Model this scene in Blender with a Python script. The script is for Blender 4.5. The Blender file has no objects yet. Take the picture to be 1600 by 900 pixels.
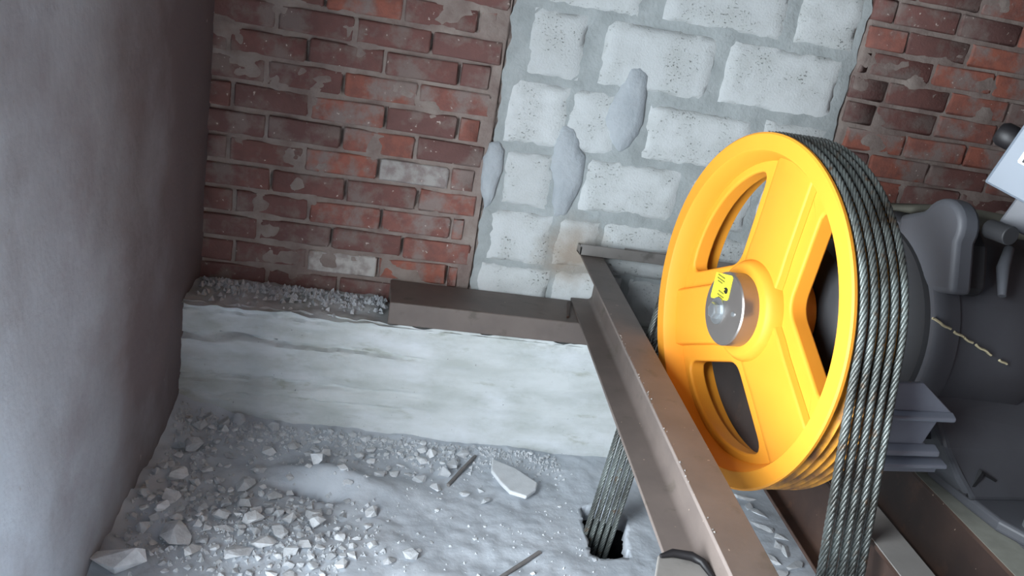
import bpy, bmesh, math, random
from mathutils import Vector, Matrix, noise
random.seed(7)
SC = bpy.context.scene
COL = SC.collection
rad = math.radians

# ------------------------------------------------------------------ camera
cam_d = bpy.data.cameras.new('camera'); cam = bpy.data.objects.new('camera', cam_d); COL.objects.link(cam)
cam_d.sensor_width = 36.0; cam_d.lens = 1300 / 1600 * 36; cam_d.clip_start = 0.02
pitch, roll, yaw = rad(17.7955), rad(9.9396), rad(10.5101)
F = Vector((math.sin(yaw) * math.cos(pitch), math.cos(yaw) * math.cos(pitch), -math.sin(pitch)))
R0 = Vector((math.cos(yaw), -math.sin(yaw), 0)); U0 = R0.cross(F)
R1 = R0 * math.cos(roll) + U0 * math.sin(roll); U1 = U0 * math.cos(roll) - R0 * math.sin(roll)
M = Matrix((R1, U1, -F)).transposed().to_4x4(); M.translation = (0, -2.75, 1.405)
cam.matrix_world = M
SC.camera = cam

# ------------------------------------------------------------------ world, lights, exposure
w = bpy.data.worlds.new('world'); SC.world = w; w.use_nodes = True
w.node_tree.nodes['Background'].inputs[0].default_value = (0.62, 0.74, 0.92, 1)
w.node_tree.nodes['Background'].inputs[1].default_value = 0.6


def area_light(name, loc, rot, sx, sy, power, color):
    d = bpy.data.lights.new(name, 'AREA'); d.shape = 'RECTANGLE'; d.size = sx; d.size_y = sy
    d.energy = power; d.color = color
    o = bpy.data.objects.new(name, d); COL.objects.link(o); o.location = loc; o.rotation_euler = rot


area_light('daylight_side_opening', (-0.69, -2.18, 0.95), (0, rad(-90), 0), 1.8, 1.0, 125, (0.86, 0.94, 1.0))
area_light('front_fill', (0.30, -3.86, 1.3), (rad(90), 0, 0), 1.3, 1.6, 1.2, (0.88, 0.95, 1.0))  # weak added fill from behind the camera, no known opening there
vs = SC.view_settings
SC.display_settings.display_device = 'sRGB'
vs.view_transform = 'Standard'; vs.look = 'None'; vs.gamma = 1.0; vs.use_curve_mapping = False; vs.exposure = 0.35
SC.cycles.use_denoising = True
SC.cycles.max_bounces = 8


# ------------------------------------------------------------------ helpers
def lin(c):
    f = lambda v: v / 12.92 if v <= 0.04045 else ((v + 0.055) / 1.055) ** 2.4
    return (f(c[0] / 255), f(c[1] / 255), f(c[2] / 255), 1)


def fbm(p, o=4):
    return noise.fractal(Vector(p), 1.0, 2.0, o)


class MB:
    """collects vertices and faces for one mesh object"""
    def __init__(s): s.v = []; s.f = []

    def add(s, vs_, fs):
        b = len(s.v); s.v += [tuple(x) for x in vs_]; s.f += [tuple(b + i for i in f) for f in fs]; return s

    def box(s, x0, x1, y0, y1, z0, z1):
        return s.add([(x, y, z) for z in (z0, z1) for y in (y0, y1) for x in (x0, x1)],
                     [(0, 2, 3, 1), (4, 5, 7, 6), (0, 1, 5, 4), (2, 6, 7, 3), (0, 4, 6, 2), (1, 3, 7, 5)])

    def prism(s, poly, a, b, axis='y'):
        """polygon extruded from a to b along an axis; polygon coordinates are the two other axes in x, y, z order"""
        def pt(p, t):
            return {'x': (t, p[0], p[1]), 'y': (p[0], t, p[1]), 'z': (p[0], p[1], t)}[axis]
        n = len(poly)
        area = sum(poly[i][0] * poly[(i + 1) % n][1] - poly[(i + 1) % n][0] * poly[i][1] for i in range(n))
        if (area < 0) != (axis == 'y'): poly = poly[::-1]
        vs_ = [pt(p, a) for p in poly] + [pt(p, b) for p in poly]
        return s.add(vs_, [tuple(range(n))[::-1], tuple(range(n, 2 * n))] + [(i, (i + 1) % n, n + (i + 1) % n, n + i) for i in range(n)])

    def lathe(s, prof, n=48, axis='x', loc=(0, 0, 0), closed=False):
        """prof: list of (position along axis, radius)"""
        m = len(prof); vs_ = []
        for i in range(n):
            c, q = math.cos(2 * math.pi * i / n), math.sin(2 * math.pi * i / n)
            for k, r in prof:
                p = {'x': (k, r * c, r * q), 'y': (r * q, k, r * c), 'z': (r * c, r * q, k)}[axis]
                vs_.append((p[0] + loc[0], p[1] + loc[1], p[2] + loc[2]))
        fs = []
        for i in range(n):
            j = (i + 1) % n
            for a in range(m if closed else m - 1):
                b = (a + 1) % m
                fs.append((i * m + a, i * m + b, j * m + b, j * m + a))
        if not closed:
            if prof[0][1] > 1e-6: fs.append(tuple(i * m for i in range(n)))
            if prof[-1][1] > 1e-6: fs.append(tuple(i * m + m - 1 for i in range(n))[::-1])
        return s.add(vs_, fs)

    def tube(s, pts, r, n=8, up=(0.13, 0.31, 0.94)):
        pts = [Vector(p) for p in pts]; vs_ = []
        up = Vector(up)
        for i, p in enumerate(pts):
            t = (pts[min(i + 1, len(pts) - 1)] - pts[max(i - 1, 0)]).normalized()
            a = t.cross(up).normalized(); b = t.cross(a)
            rr = r[i] if isinstance(r, (list, tuple)) else r
            vs_ += [p + a * (rr * math.cos(2 * math.pi * k / n)) + b * (rr * math.sin(2 * math.pi * k / n)) for k in range(n)]
        fs = [(i * n + k, i * n + (k + 1) % n, (i + 1) * n + (k + 1) % n, (i + 1) * n + k) for i in range(len(pts) - 1) for k in range(n)]
        fs += [tuple(range(n))[::-1], tuple(range((len(pts) - 1) * n, len(pts) * n))]
        return s.add(vs_, fs)

    def mesh(s, name, mat, smooth=None):
        me = bpy.data.meshes.new(name); me.from_pydata(s.v, [], s.f); me.update()
        bm = bmesh.new(); bm.from_mesh(me); bmesh.ops.recalc_face_normals(bm, faces=bm.faces)
        if smooth is not None:
            for f in bm.faces: f.smooth = True
            for e in bm.edges:
                e.smooth = e.calc_face_angle(3.2) < rad(smooth) if len(e.link_faces) == 2 else False
        bm.to_mesh(me); bm.free()
        if mat: me.materials.append(mat)
        return me

    def build(s, name, mat, parent=None, smooth=None, bevel=0, seg=2):
        return link(name, s.mesh(name, mat, smooth), parent, bevel, seg)


def link(name, me, parent=None, bevel=0, seg=2):
    o = bpy.data.objects.new(name, me); COL.objects.link(o)
    if parent: o.parent = parent
    if bevel:
        b = o.modifiers.new('bevel', 'BEVEL'); b.width = bevel; b.segments = seg; b.limit_method = 'ANGLE'; b.angle_limit = rad(35)
        b.harden_normals = False
    return o


def tag(o, label=None, cat=None, group=None, kind=None):
    for k, v in (('label', label), ('category', cat), ('group', group), ('kind', kind)):
        if v: o[k] = v
    return o


def empty(name, loc, label, cat, rz=0.0, group=None):
    o = bpy.data.objects.new(name, None); COL.objects.link(o); o.location = loc; o.rotation_euler = (0, 0, rz)
    o.empty_display_size = 0.1
    return tag(o, label, cat, group)


def grid(xs, ys, fn):
    """height-field style grid: fn(x, y) -> point"""
    m = MB(); nx, ny = len(xs), len(ys)
    return m.add([fn(x, y) for y in ys for x in xs],
                 [(j * nx + i, j * nx + i + 1, (j + 1) * nx + i + 1, (j + 1) * nx + i) for j in range(ny - 1) for i in range(nx - 1)])


def frange(a, b, n):
    return [a + (b - a) * i / n for i in range(n + 1)]


# ------------------------------------------------------------------ materials
class NT:
    def __init__(s, name):
        s.m = bpy.data.materials.new(name); s.m.use_nodes = True; s.t = s.m.node_tree
        s.b = s.t.nodes['Principled BSDF']
        s.pos = s.t.nodes.new('ShaderNodeNewGeometry').outputs['Position']

    def put(s, sock, v):
        if hasattr(v, 'is_linked'): s.t.links.new(v, sock)
        else: sock.default_value = v

    def noise(s, scale, detail=4, rough=0.55, vec=None, stretch=None):
        n = s.t.nodes.new('ShaderNodeTexNoise'); v = vec or s.pos
        if stretch:
            mp = s.t.nodes.new('ShaderNodeMapping'); s.put(mp.inputs['Vector'], v); mp.inputs['Scale'].default_value = stretch; v = mp.outputs[0]
        s.put(n.inputs['Vector'], v)
        n.inputs['Scale'].default_value = scale; n.inputs['Detail'].default_value = detail; n.inputs['Roughness'].default_value = rough
        return n.outputs['Fac']

    def voronoi(s, scale):
        n = s.t.nodes.new('ShaderNodeTexVoronoi'); s.put(n.inputs['Vector'], s.pos); n.inputs['Scale'].default_value = scale
        return n.outputs['Distance']

    def ramp(s, fac, stops):
        n = s.t.nodes.new('ShaderNodeValToRGB'); s.put(n.inputs[0], fac); e = n.color_ramp.elements
        while len(e) < len(stops): e.new(0.5)
        for k, (p, c) in zip(e, stops):
            k.position = p; k.color = c if len(c) == 4 else (*c, 1)
        return n.outputs[0]

    def step(s, fac, a, b):
        return s.ramp(fac, [(a, (0, 0, 0)), (b, (1, 1, 1))])

    def mix(s, fac, a, b, mode='MIX'):
        n = s.t.nodes.new('ShaderNodeMix'); n.data_type = 'RGBA'; n.blend_type = mode
        s.put(n.inputs[0], fac); s.put(n.inputs[6], a); s.put(n.inputs[7], b)
        return n.outputs[2]

    def rnd(s):
        return s.t.nodes.new('ShaderNodeObjectInfo').outputs['Random']

    def bump(s, h, strength=0.3, dist=0.01):
        n = s.t.nodes.new('ShaderNodeBump'); s.put(n.inputs['Height'], h); n.inputs['Strength'].default_value = strength
        n.inputs['Distance'].default_value = dist; s.t.links.new(n.outputs[0], s.b.inputs['Normal'])

    def done(s, col, rough=0.8, metal=0.0, spec=0.3):
        s.put(s.b.inputs['Base Color'], col); s.put(s.b.inputs['Roughness'], rough); s.b.inputs['Metallic'].default_value = metal
        s.b.inputs['Specular IOR Level'].default_value = spec
        return s.m


def simple(name, c, rough=0.6, metal=0.0, var=0.25, scale=9.0, spec=0.35, bump=0.0):
    t = NT(name); n = t.noise(scale)
    d = tuple(v * (1 - var) for v in lin(c)[:3]) + (1,)
    if bump: t.bump(t.noise(scale * 12), bump, 0.003)
    return t.done(t.mix(t.step(n, 0.35, 0.65), d, lin(c)), rough, metal, spec)


def m_brick(name, base_a, base_b, mortar, amount):
    t = NT(name)
    c = t.mix(t.rnd(), lin(base_a), lin(base_b))
    c = t.mix(t.step(t.noise(26, 5), 0.42, 0.62), c, t.mix(0.5, c, lin((116, 88, 84))))
    c = t.mix(t.step(t.noise(7.5, 6, 0.62), amount, amount + 0.12), c, lin(mortar))
    c = t.mix(t.step(t.noise(60, 2), 0.70, 0.74), c, lin((205, 190, 180)))
    t.bump(t.noise(120, 5), 0.5, 0.004)
    return t.done(c, 0.9, 0, 0.2)


BRICK = m_brick('brick_clay', (174, 108, 90), (142, 100, 93), (150, 134, 128), 0.47)
BRICK_DARK = m_brick('brick_clay_dark', (132, 94, 88), (122, 92, 88), (138, 122, 116), 0.48)
BRICK_PALE = m_brick('brick_pale', (200, 196, 190), (178, 174, 170), (150, 134, 126), 0.55)


def stain(t, c):
    """rust run on the blocks round the pocket that takes the beam end"""
    vm = t.t.nodes.new('ShaderNodeVectorMath'); vm.operation = 'DISTANCE'; t.put(vm.inputs[0], t.pos); vm.inputs[1].default_value = (0.70, 0.0, 0.66)
    ma = t.t.nodes.new('ShaderNodeMath'); ma.operation = 'MULTIPLY_ADD'; t.put(ma.inputs[0], t.noise(14, 4)); ma.inputs[1].default_value = 0.14; t.put(ma.inputs[2], vm.outputs['Value'])
    return t.mix(t.ramp(ma.outputs[0], [(0.10, (0.75, 0.75, 0.75)), (0.22, (0, 0, 0))]), c, lin((150, 128, 104)))


def m_mortar(name, a, b):
    t = NT(name); c = t.mix(t.step(t.noise(11, 6), 0.35, 0.65), lin(a), lin(b))
    c = stain(t, c)
    t.bump(t.noise(70, 6), 0.6, 0.006)
    return t.done(c, 0.95, 0, 0.15)


MORTAR = m_mortar('mortar_brown_grey', (136, 120, 114), (164, 152, 144))
MORTAR_GREY = m_mortar('mortar_grey', (162, 168, 168), (182, 188, 188))


def m_block():
    t = NT('pumice_block')
    c = t.mix(t.rnd(), lin((206, 210, 210)), lin((222, 226, 226)))
    c = t.mix(t.step(t.noise(9, 5), 0.4, 0.7), c, lin((196, 200, 198)))
    pits = t.ramp(t.noise(105, 3, 0.6, stretch=(1, 1, 1.5)), [(0.30, (0, 0, 0)), (0.38, (1, 1, 1))])
    keep = t.step(t.noise(9, 3), 0.46, 0.60)
    pit = t.mix(keep, (1, 1, 1, 1), pits)
    c = stain(t, t.mix(pit, lin((150, 152, 150)), c))
    t.bump(t.mix(0.35, pit, t.noise(150, 4)), 0.9, 0.006)
    return t.done(c, 0.95, 0, 0.15)


BLOCK = m_block()


def m_concrete(name, a, b, stain, amt=0.62, bump=0.4, stretch=None, lime=None):
    t = NT(name); c = t.mix(t.step(t.noise(5, 6, stretch=stretch), 0.35, 0.65), lin(a), lin(b))
    c = t.mix(t.step(t.noise(8.3, 5, stretch=stretch), amt, amt + 0.1), c, lin(stain))
    if lime: c = t.mix(t.step(t.noise(3.7, 5, 0.6, stretch=stretch), 0.48, 0.70), c, lin(lime))
    c = t.mix(t.step(t.noise(90, 2), 0.74, 0.78), c, lin((130, 132, 134)))
    t.bump(t.noise(60, 6), bump, 0.006)
    return t.done(c, 0.92, 0, 0.2)


CONCRETE = m_concrete('concrete_floor', (190, 197, 205), (207, 213, 220), (176, 182, 188), 0.62, 0.3)
UPSTAND = m_concrete('concrete_upstand', (188, 193, 190), (212, 216, 216), (176, 180, 172), 0.60, 0.4, (1, 1, 2.6), (222, 226, 229))
PLASTER = m_concrete('plaster_left', (150, 146, 148), (166, 162, 164), (140, 128, 128), 0.6, 0.35)


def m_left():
    """pale whitewash to brown render; the grade also paints light falling off farther in"""
    t = NT('whitewash_falloff')
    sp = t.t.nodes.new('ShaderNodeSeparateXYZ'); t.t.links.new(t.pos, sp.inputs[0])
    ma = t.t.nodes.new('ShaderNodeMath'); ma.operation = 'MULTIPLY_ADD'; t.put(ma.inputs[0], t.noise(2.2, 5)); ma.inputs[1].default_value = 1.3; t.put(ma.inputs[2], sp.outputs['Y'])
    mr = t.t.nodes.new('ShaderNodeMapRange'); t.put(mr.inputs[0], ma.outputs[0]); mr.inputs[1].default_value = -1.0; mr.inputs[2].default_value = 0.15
    c = t.mix(mr.outputs[0], lin((194, 201, 210)), lin((114, 104, 106)))  # grade along the wall paints the light fading towards the corner
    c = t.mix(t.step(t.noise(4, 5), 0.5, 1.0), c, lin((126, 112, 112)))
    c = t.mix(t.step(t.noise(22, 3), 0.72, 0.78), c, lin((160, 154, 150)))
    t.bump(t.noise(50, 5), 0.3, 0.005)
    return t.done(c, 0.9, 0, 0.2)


WHITEWASH_FALLOFF = m_left()
BARE_BRICK = m_mortar('bare_brick_wall', (112, 84, 76), (96, 76, 70))
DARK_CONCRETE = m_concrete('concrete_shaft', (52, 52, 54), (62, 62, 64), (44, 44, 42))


def m_stone():
    t = NT('rubble_stone')
    c = t.mix(t.rnd(), lin((200, 204, 208)), lin((238, 240, 242)))
    c = t.mix(t.step(t.noise(30, 4), 0.45, 0.65), c, t.mix(0.35, c, lin((150, 154, 158))))
    t.bump(t.noise(140, 4), 0.4, 0.004)
    return t.done(c, 0.92, 0, 0.2)


STONE = m_stone()
STONE_WHITE = simple('plaster_chip', (232, 235, 238), 0.9, 0, 0.1, 30, 0.2, 0.3)


def m_steel(name, a, b, c2, rough=0.55):
    t = NT(name); c = t.mix(t.step(t.noise(6, 6), 0.38, 0.62), lin(a), lin(b))
    c = t.mix(t.step(t.noise(14, 5), 0.60, 0.70), c, lin(c2))
    c = t.mix(t.step(t.noise(75, 2), 0.75, 0.78), c, lin((176, 158, 142)))
    t.bump(t.noise(40, 5), 0.12, 0.004)
    return t.done(c, rough, 0, 0.45)


STEEL = m_steel('primed_steel_brown', (104, 94, 89), (116, 105, 99), (96, 88, 80))
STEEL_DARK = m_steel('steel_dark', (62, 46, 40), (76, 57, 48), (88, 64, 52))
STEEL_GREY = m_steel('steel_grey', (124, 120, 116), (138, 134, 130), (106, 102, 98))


DUST = simple('settled_dust', (146, 146, 136), 0.9, 0, 0.2, 20)


def m_yellow():
    t = NT('sheave_yellow')
    c = t.mix(t.step(t.noise(3.5, 3), 0.35, 0.7), lin((226, 148, 46)), lin((232, 154, 50)))
    return t.done(c, 0.5, 0, 0.22)


YELLOW = m_yellow()


def m_groove():
    t = NT('groove_greasy_yellow')
    c = t.mix(t.step(t.noise(14, 5), 0.42, 0.62), lin((214, 146, 40)), lin((120, 76, 34)))
    return t.done(c, 0.45, 0, 0.4)


GROOVE = m_groove()


def m_rope():
    t = NT('wire_rope_steel')
    g = t.step(t.noise(7, 6, 0.65), 0.36, 0.62)
    c = t.mix(g, lin((50, 46, 41)), lin((118, 124, 121)))
    c = t.mix(t.step(t.noise(38, 3), 0.60, 0.72), c, lin((96, 78, 62)))
    t.bump(t.noise(420, 2, stretch=(1, 1, 0.6)), 0.4, 0.0015)
    return t.done(c, 0.38, 0.4, 0.5)


ROPE = m_rope()
ROPE_CORE = simple('rope_core_grease', (46, 42, 38), 0.6)
CHROME = simple('machined_steel', (140, 134, 130), 0.3, 0.65, 0.1)
BOLT = simple('bolt_zinc', (186, 190, 192), 0.3, 0.8, 0.15, 40)
STICKER = simple('sticker_yellow', (222, 208, 58), 0.5, 0, 0.05)
INK_GREEN = simple('ink_faded', (116, 112, 40), 0.6, 0, 0.05)
INK_BLACK = simple('ink_black', (30, 30, 28), 0.6, 0, 0.05)
MOTOR = simple('motor_grey_paint', (84, 85, 90), 0.5, 0, 0.16, 5, 0.4, 0.12)
MOTOR_DARK = simple('motor_dark', (44, 44, 46), 0.55, 0, 0.2, 6)
BOXGREY = simple('terminal_box_grey', (104, 112, 122), 0.45, 0, 0.06, 5)
WHITE = simple('marking_white', (236, 240, 242), 0.5, 0, 0.02)
RUBBER = simple('black_rubber', (28, 26, 28), 0.5)
ALU = simple('galvanised_bracket', (150, 155, 168), 0.35, 0.5, 0.12, 12, 0.5)
SEAM = simple('weld_spatter', (206, 194, 158), 0.6, 0, 0.2, 50)
OLIVE = simple('olive_grey_sleeve', (118, 116, 104), 0.7, 0, 0.2, 8)
WOOD = simple('weathered_stick', (138, 134, 132), 0.8, 0, 0.2, 30)

# ------------------------------------------------------------------ the room
LX = -0.54                                   # left wall plane
HOLE = [(0.742, -0.560), (0.728, -0.69), (0.724, -0.800), (0.752, -0.818), (0.79, -0.812), (0.838, -0.806), (0.852, -0.71), (0.885, -0.60), (0.81, -0.535)]


def inside(p, poly):
    r = False; n = len(poly)
    for i in range(n):
        (x0, y0), (x1, y1) = poly[i], poly[(i + 1) % n]
        if (y0 > p[1]) != (y1 > p[1]) and p[0] < (x1 - x0) * (p[1] - y0) / (y1 - y0) + x0: r = not r
    return r


def gauss(x, y, cx, cy, sx, sy, a=0.0):
    c, s = math.cos(a), math.sin(a); dx, dy = x - cx, y - cy
    u_, v_ = (dx * c + dy * s) / sx, (-dx * s + dy * c) / sy
    return math.exp(-u_ * u_ - v_ * v_)


def floor_h(x, y):
    if x > 1.7 or y < -1.45: return 0.0
    h = 0.010 * fbm((x * 5, y * 5, 1.3), 5) + 0.004 * fbm((x * 24, y * 24, 7.7), 3)
    near_hole = gauss(x, y, 0.79, -0.68, 0.17, 0.22)
    h *= 1 - 0.8 * near_hole
    bank = max(0.0, 1 - (x - LX) / 0.34) ** 1.5                  # debris banked against the left wall
    h += 0.075 * bank * (0.75 + 0.5 * fbm((x * 6, y * 6, 4.0), 3))
    h += 0.035 * max(0.0, 1 - (-0.24 - y) / 0.2) ** 1.6 * max(0.0, min(1.0, (0.75 - x) / 0.9))
    h += 0.030 * gauss(x, y, -0.22, -0.86, 0.24, 0.16)
    # broken screed lip with a hollow in front of it
    h += 0.048 * gauss(x, y, -0.04, -0.515, 0.13, 0.05, -0.2) - 0.060 * gauss(x, y, -0.085, -0.588, 0.085, 0.020, -0.28)
    h += 0.016 * gauss(x, y, 0.15, -0.56, 0.14, 0.07)
    return h


xs = [-0.6] + frange(-0.56, 1.0, 156) + frange(1.03, 1.7, 14)[0:] + [2.2, 3.2]
ys = [-3.9, -3.0, -1.98, -1.5, -1.4] + frange(-1.3, -1.05, 10) + frange(-1.04, -0.18, 86) + [-0.1, 0.05]
fl = grid(xs, ys, lambda x, y: (x, y, floor_h(x, y)))
fme = fl.mesh('floor', CONCRETE, smooth=70)
bm = bmesh.new(); bm.from_mesh(fme)
kill = []
for f in bm.faces:
    c = f.calc_center_median()
    if inside((c.x, c.y), HOLE) or (0.80 < c.x < 1.02 and -1.98 < c.y < -1.5): kill.append(f)
bmesh.ops.delete(bm, geom=kill, context='FACES')
for f in bm.faces:
    if f.normal.z < 0: f.normal_flip()
rim = []
for e in bm.edges:
    if e.is_boundary:
        c = (e.verts[0].co + e.verts[1].co) / 2
        if -0.5 < c.x < 1.5 and -2.0 < c.y < -0.3: rim.append(e)
for v in {v for e in rim for v in e.verts}:
    if v.co.y > -1.3:
        best = None
        for i in range(len(HOLE)):
            a, b = Vector(HOLE[i]), Vector(HOLE[(i + 1) % len(HOLE)]); p = v.co.to_2d()
            t = max(0, min(1, (p - a).dot(b - a) / (b - a).length_squared)); q = a + (b - a) * t
            if best is None or (q - p).length < (best - p).length: best = q
        j = 0.007 * fbm((v.co.x * 60, v.co.y * 60, 2), 3)
        v.co.x, v.co.y = best.x + j, best.y + j * 0.7
r = bmesh.ops.extrude_edge_only(bm, edges=rim)
for v in [g for g in r['geom'] if isinstance(g, bmesh.types.BMVert)]:
    v.co.z = -0.055; v.co.x += random.uniform(-0.006, 0.006)
bm.to_mesh(fme); bm.free()
tag(link('floor', fme), kind='structure')
sh = MB().box(0.3, 1.7, -2.3, -0.3, -1.6, -0.06)
sh.f.pop(1)
tag(sh.build('lift_shaft', DARK_CONCRETE), kind='structure')


def wall(name, m, mat, smooth=None):
    return tag(m.build(name, mat, smooth=smooth), kind='structure')


# left wall: plastered, an opening (daylight) nearer than the picture's edge
wl = grid(frange(-1.68, 0.02, 58), frange(-0.05, 2.7, 70),
          lambda y, z: (LX + 0.010 * fbm((y * 2.5, z * 2.5, 3), 4) + 0.003 * math.sin((z + 0.02 * fbm((y * 4, z * 4, 9), 2)) * 2 * math.pi / 0.085) * max(0, fbm((y * 3, z * 3, 6), 2) + 0.25), y, z))
wl.box(LX - 0.10, LX - 0.02, -1.68, 0.02, -0.05, 2.7)
wl.box(LX - 0.10, LX, -3.9, -2.72, -0.05, 2.7).box(LX - 0.10, LX, -2.72, -1.68, 2.02, 2.7).box(LX - 0.10, LX, -1.74, -1.68, -0.05, 2.7)
wall('wall_left', wl, WHITEWASH_FALLOFF, 60)
wall('wall_right', MB().box(3.2, 3.3, -3.9, 0.1, -0.05, 2.7), BARE_BRICK)
wall('wall_front', MB().box(-0.6, -0.35, -4.0, -3.9, -0.05, 2.7).box(1.05, 3.3, -4.0, -3.9, -0.05, 2.7).box(-0.35, 1.05, -4.0, -3.9, 2.2, 2.7).box(-0.35, 1.05, -4.0, -3.9, -0.05, 0.5), BARE_BRICK)
wall('ceiling', MB().box(-0.65, 3.3, -4.0, 0.15, 2.7, 2.8), DARK_CONCRETE)

# back wall: a mortar bed that swells over some bricks, bricks and blocks set in it
SLOTS = [(2, .11), (2, -.128), (1, .275), (1, .037), (3, .028), (4, -.098), (4, .14), (4, -.336), (5, -.001), (6, -.126), (7, .003), (7, .241), (8, -.138), (9, .22), (9, -.256), (10, .12), (11, -.218), (11, .258)]


def slot(x, z):
    k = int((z - 0.396) / 0.085); t = (z - 0.396) / 0.085 - k
    return 0.024 if 0.2 < t < 0.85 and any(k == a and abs(x - b) < 0.0055 for a, b in SLOTS) else 0.0


wb = grid(frange(-0.60, 0.36, 190) + frange(0.40, 1.5, 30) + frange(1.53, 3.2, 110), frange(0.30, 1.95, 165),
          lambda x, z: (x, 0.004 - 0.016 * max(-0.25, fbm((x * 7, 1.7, z * 9), 4)) + (0.016 if 0.355 < x < 1.552 else 0) + slot(x, z), z))
wb.box(-0.6, 3.2, 0.03, 0.12, -0.05, 2.7)
WB = wall('wall_back', wb, MORTAR, 70)


def brick_mesh(i, L, H, D, mat):
    b = bmesh.new(); bmesh.ops.create_cube(b, size=1.0)
    for v in b.verts: v.co = Vector((v.co.x * L, v.co.y * D, v.co.z * H))
    bmesh.ops.bevel(b, geom=[e for e in b.edges if (e.verts[0].co.y < 0 or e.verts[1].co.y < 0)], offset=0.007, segments=2, affect='EDGES', profile=0.6)
    for v in b.verts:
        v.co += Vector((random.uniform(-1, 1) * 0.0035, random.uniform(-1, 1) * 0.0022, random.uniform(-1, 1) * 0.003))
    me = bpy.data.meshes.new('brick'); b.to_mesh(me); b.free(); me.materials.append(mat)
    for p in me.polygons: p.use_smooth = True
    return me


bricks = {}
for key, mat in (('red', BRICK), ('dark', BRICK_DARK), ('pale', BRICK_PALE)):
    bricks[key] = [brick_mesh(i, 0.226, 0.071, 0.05, mat) for i in range(5)]


def lay(x0, x1, z, key):
    L = x1 - x0
    if L < 0.03: return
    o = bpy.data.objects.new('brick', random.choice(bricks[key])); COL.objects.link(o); o.parent = WB
    o.location = ((x0 + x1) / 2, 0.021 + random.uniform(-0.003, 0.004), z + 0.0425 + random.uniform(-0.002, 0.002))
    o.scale = ((L - 0.012) / 0.226, 1, 1); o.rotation_euler = (0, random.uniform(-0.008, 0.008), random.uniform(-0.012, 0.012))


# a head joint of each course, from the lowest course up
Z0 = 0.396
left_joint = [0.15, 0.275, 0.11, 0.266, 0.14, 0.237, 0.112, 0.241, 0.10, 0.22, 0.12, 0.258, 0.14, 0.238]
for k in range(14):
    z = Z0 + 0.085 * k; edge = 0.352 + random.uniform(-0.012, 0.012) - (0.03 if k % 2 else 0)
    x = left_joint[k] if k < 14 else 0
    while x > LX - 0.02: x -= 0.238
    while x < edge:
        a, b = max(x, LX - 0.02), min(x + 0.238, edge)
        key = 'red' if random.random() > 0.25 else 'dark'
        if a < -0.32 or (k > 9 and random.random() < 0.5): key = 'dark'
        if (k in (5,) and a < 0.05 < b) or (k == 1 and a < -0.1 < b): key = 'pale'
        lay(a, b, z, key); x += 0.238
right_joint = [1.60, 1.68, 1.62, 1.70, 1.59, 1.66, 1.74, 1.62, 1.70, 1.58, 1.672, 1.69, 1.60, 1.71, 1.64, 1.7, 1.6]
for k in range(17):
    z = Z0 + 0.085 * k; edge = 1.553 + random.uniform(-0.008, 0.012)
    x = right_joint[k]
    while x > edge: x -= 0.238
    while x < 2.62:
        lay(max(x, edge), x + 0.238, z, 'dark' if random.random() < 0.55 else 'red'); x += 0.238

# infill panel of light blocks
inf = grid(frange(0.362, 1.545, 78), frange(0.34, 1.9, 104),
           lambda x, z: (x + (0.012 * fbm((1.0, z * 16, x * 3), 3) if x < 0.363 or x > 1.544 else 0), 0.002 - 0.006 * max(-0.3, fbm((x * 9, 5.2, z * 9), 4)), z))
inf.build('mortar_bed', MORTAR_GREY, WB, smooth=70)


def block(x0, x1, z0, z1, seed):
    nx, nz = max(4, int((x1 - x0) / 0.022)), 10
    m = MB()

    def pt(x, z):
        ex = min(x - x0, x1 - x); ez = min(z - z0, z1 - z); e = min(ex, ez)
        jx = 0.006 * fbm((x * 40, seed, z * 40), 3) if ex < 1e-6 else 0
        jz = 0.005 * fbm((x * 40, seed + 5, z * 40), 3) if ez < 1e-6 else 0
        return (x + jx, -0.007 + (0.009 if e < 1e-6 else 0) + 0.004 * fbm((x * 30, seed, z * 30), 4), z + jz)
    xs_, zs_ = frange(x0, x1, nx), frange(z0, z1, nz)
    m = grid(xs_, zs_, pt); n0 = len(m.v)
    loop = [i for i in range(nx + 1)] + [j * (nx + 1) + nx for j in range(1, nz + 1)] + [nz * (nx + 1) + i for i in range(nx - 1, -1, -1)] + [j * (nx + 1) for j in range(nz - 1, 0, -1)]
    m.v += [(m.v[i][0], 0.03, m.v[i][2]) for i in loop]
    n = len(loop)
    m.f += [(loop[i], n0 + i, n0 + (i + 1) % n, loop[(i + 1) % n]) for i in range(n)]
    m.build('concrete_block', BLOCK, WB, smooth=65)


for i, q in enumerate([
        (0.43, 0.765, 1.470, 1.66), (0.846, 1.262, 1.480, 1.66), (1.305, 1.520, 1.482, 1.66), (0.43, 0.74, 1.69, 1.86), (0.78, 1.15, 1.69, 1.86), (1.19, 1.51, 1.69, 1.86),
        (0.430, 0.607, 1.244, 1.447), (0.672, 1.050, 1.246, 1.449), (1.096, 1.502, 1.250, 1.450),
        (0.394, 0.590, 1.016, 1.216), (0.600, 0.768, 1.018, 1.218), (0.870, 1.236, 1.024, 1.206), (1.286, 1.515, 1.012, 1.214),
        (0.418, 0.580, 0.804, 0.988), (0.690, 1.030, 0.820, 0.998), (1.075, 1.30, 0.815, 0.990), (1.335, 1.52, 0.815, 0.990),
        (0.400, 0.612, 0.604, 0.781), (0.634, 0.778, 0.612, 0.782), (0.800, 1.078, 0.602, 0.784), (1.115, 1.52, 0.60, 0.782),
        (0.388, 0.634, 0.42, 0.588), (0.655, 0.90, 0.42, 0.592), (0.93, 1.30, 0.42, 0.59), (1.33, 1.52, 0.42, 0.59)]):
    block(*q, seed=i * 3.1)


SMEAR = m_mortar('mortar_smear', (174, 181, 186), (188, 194, 198))


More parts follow.
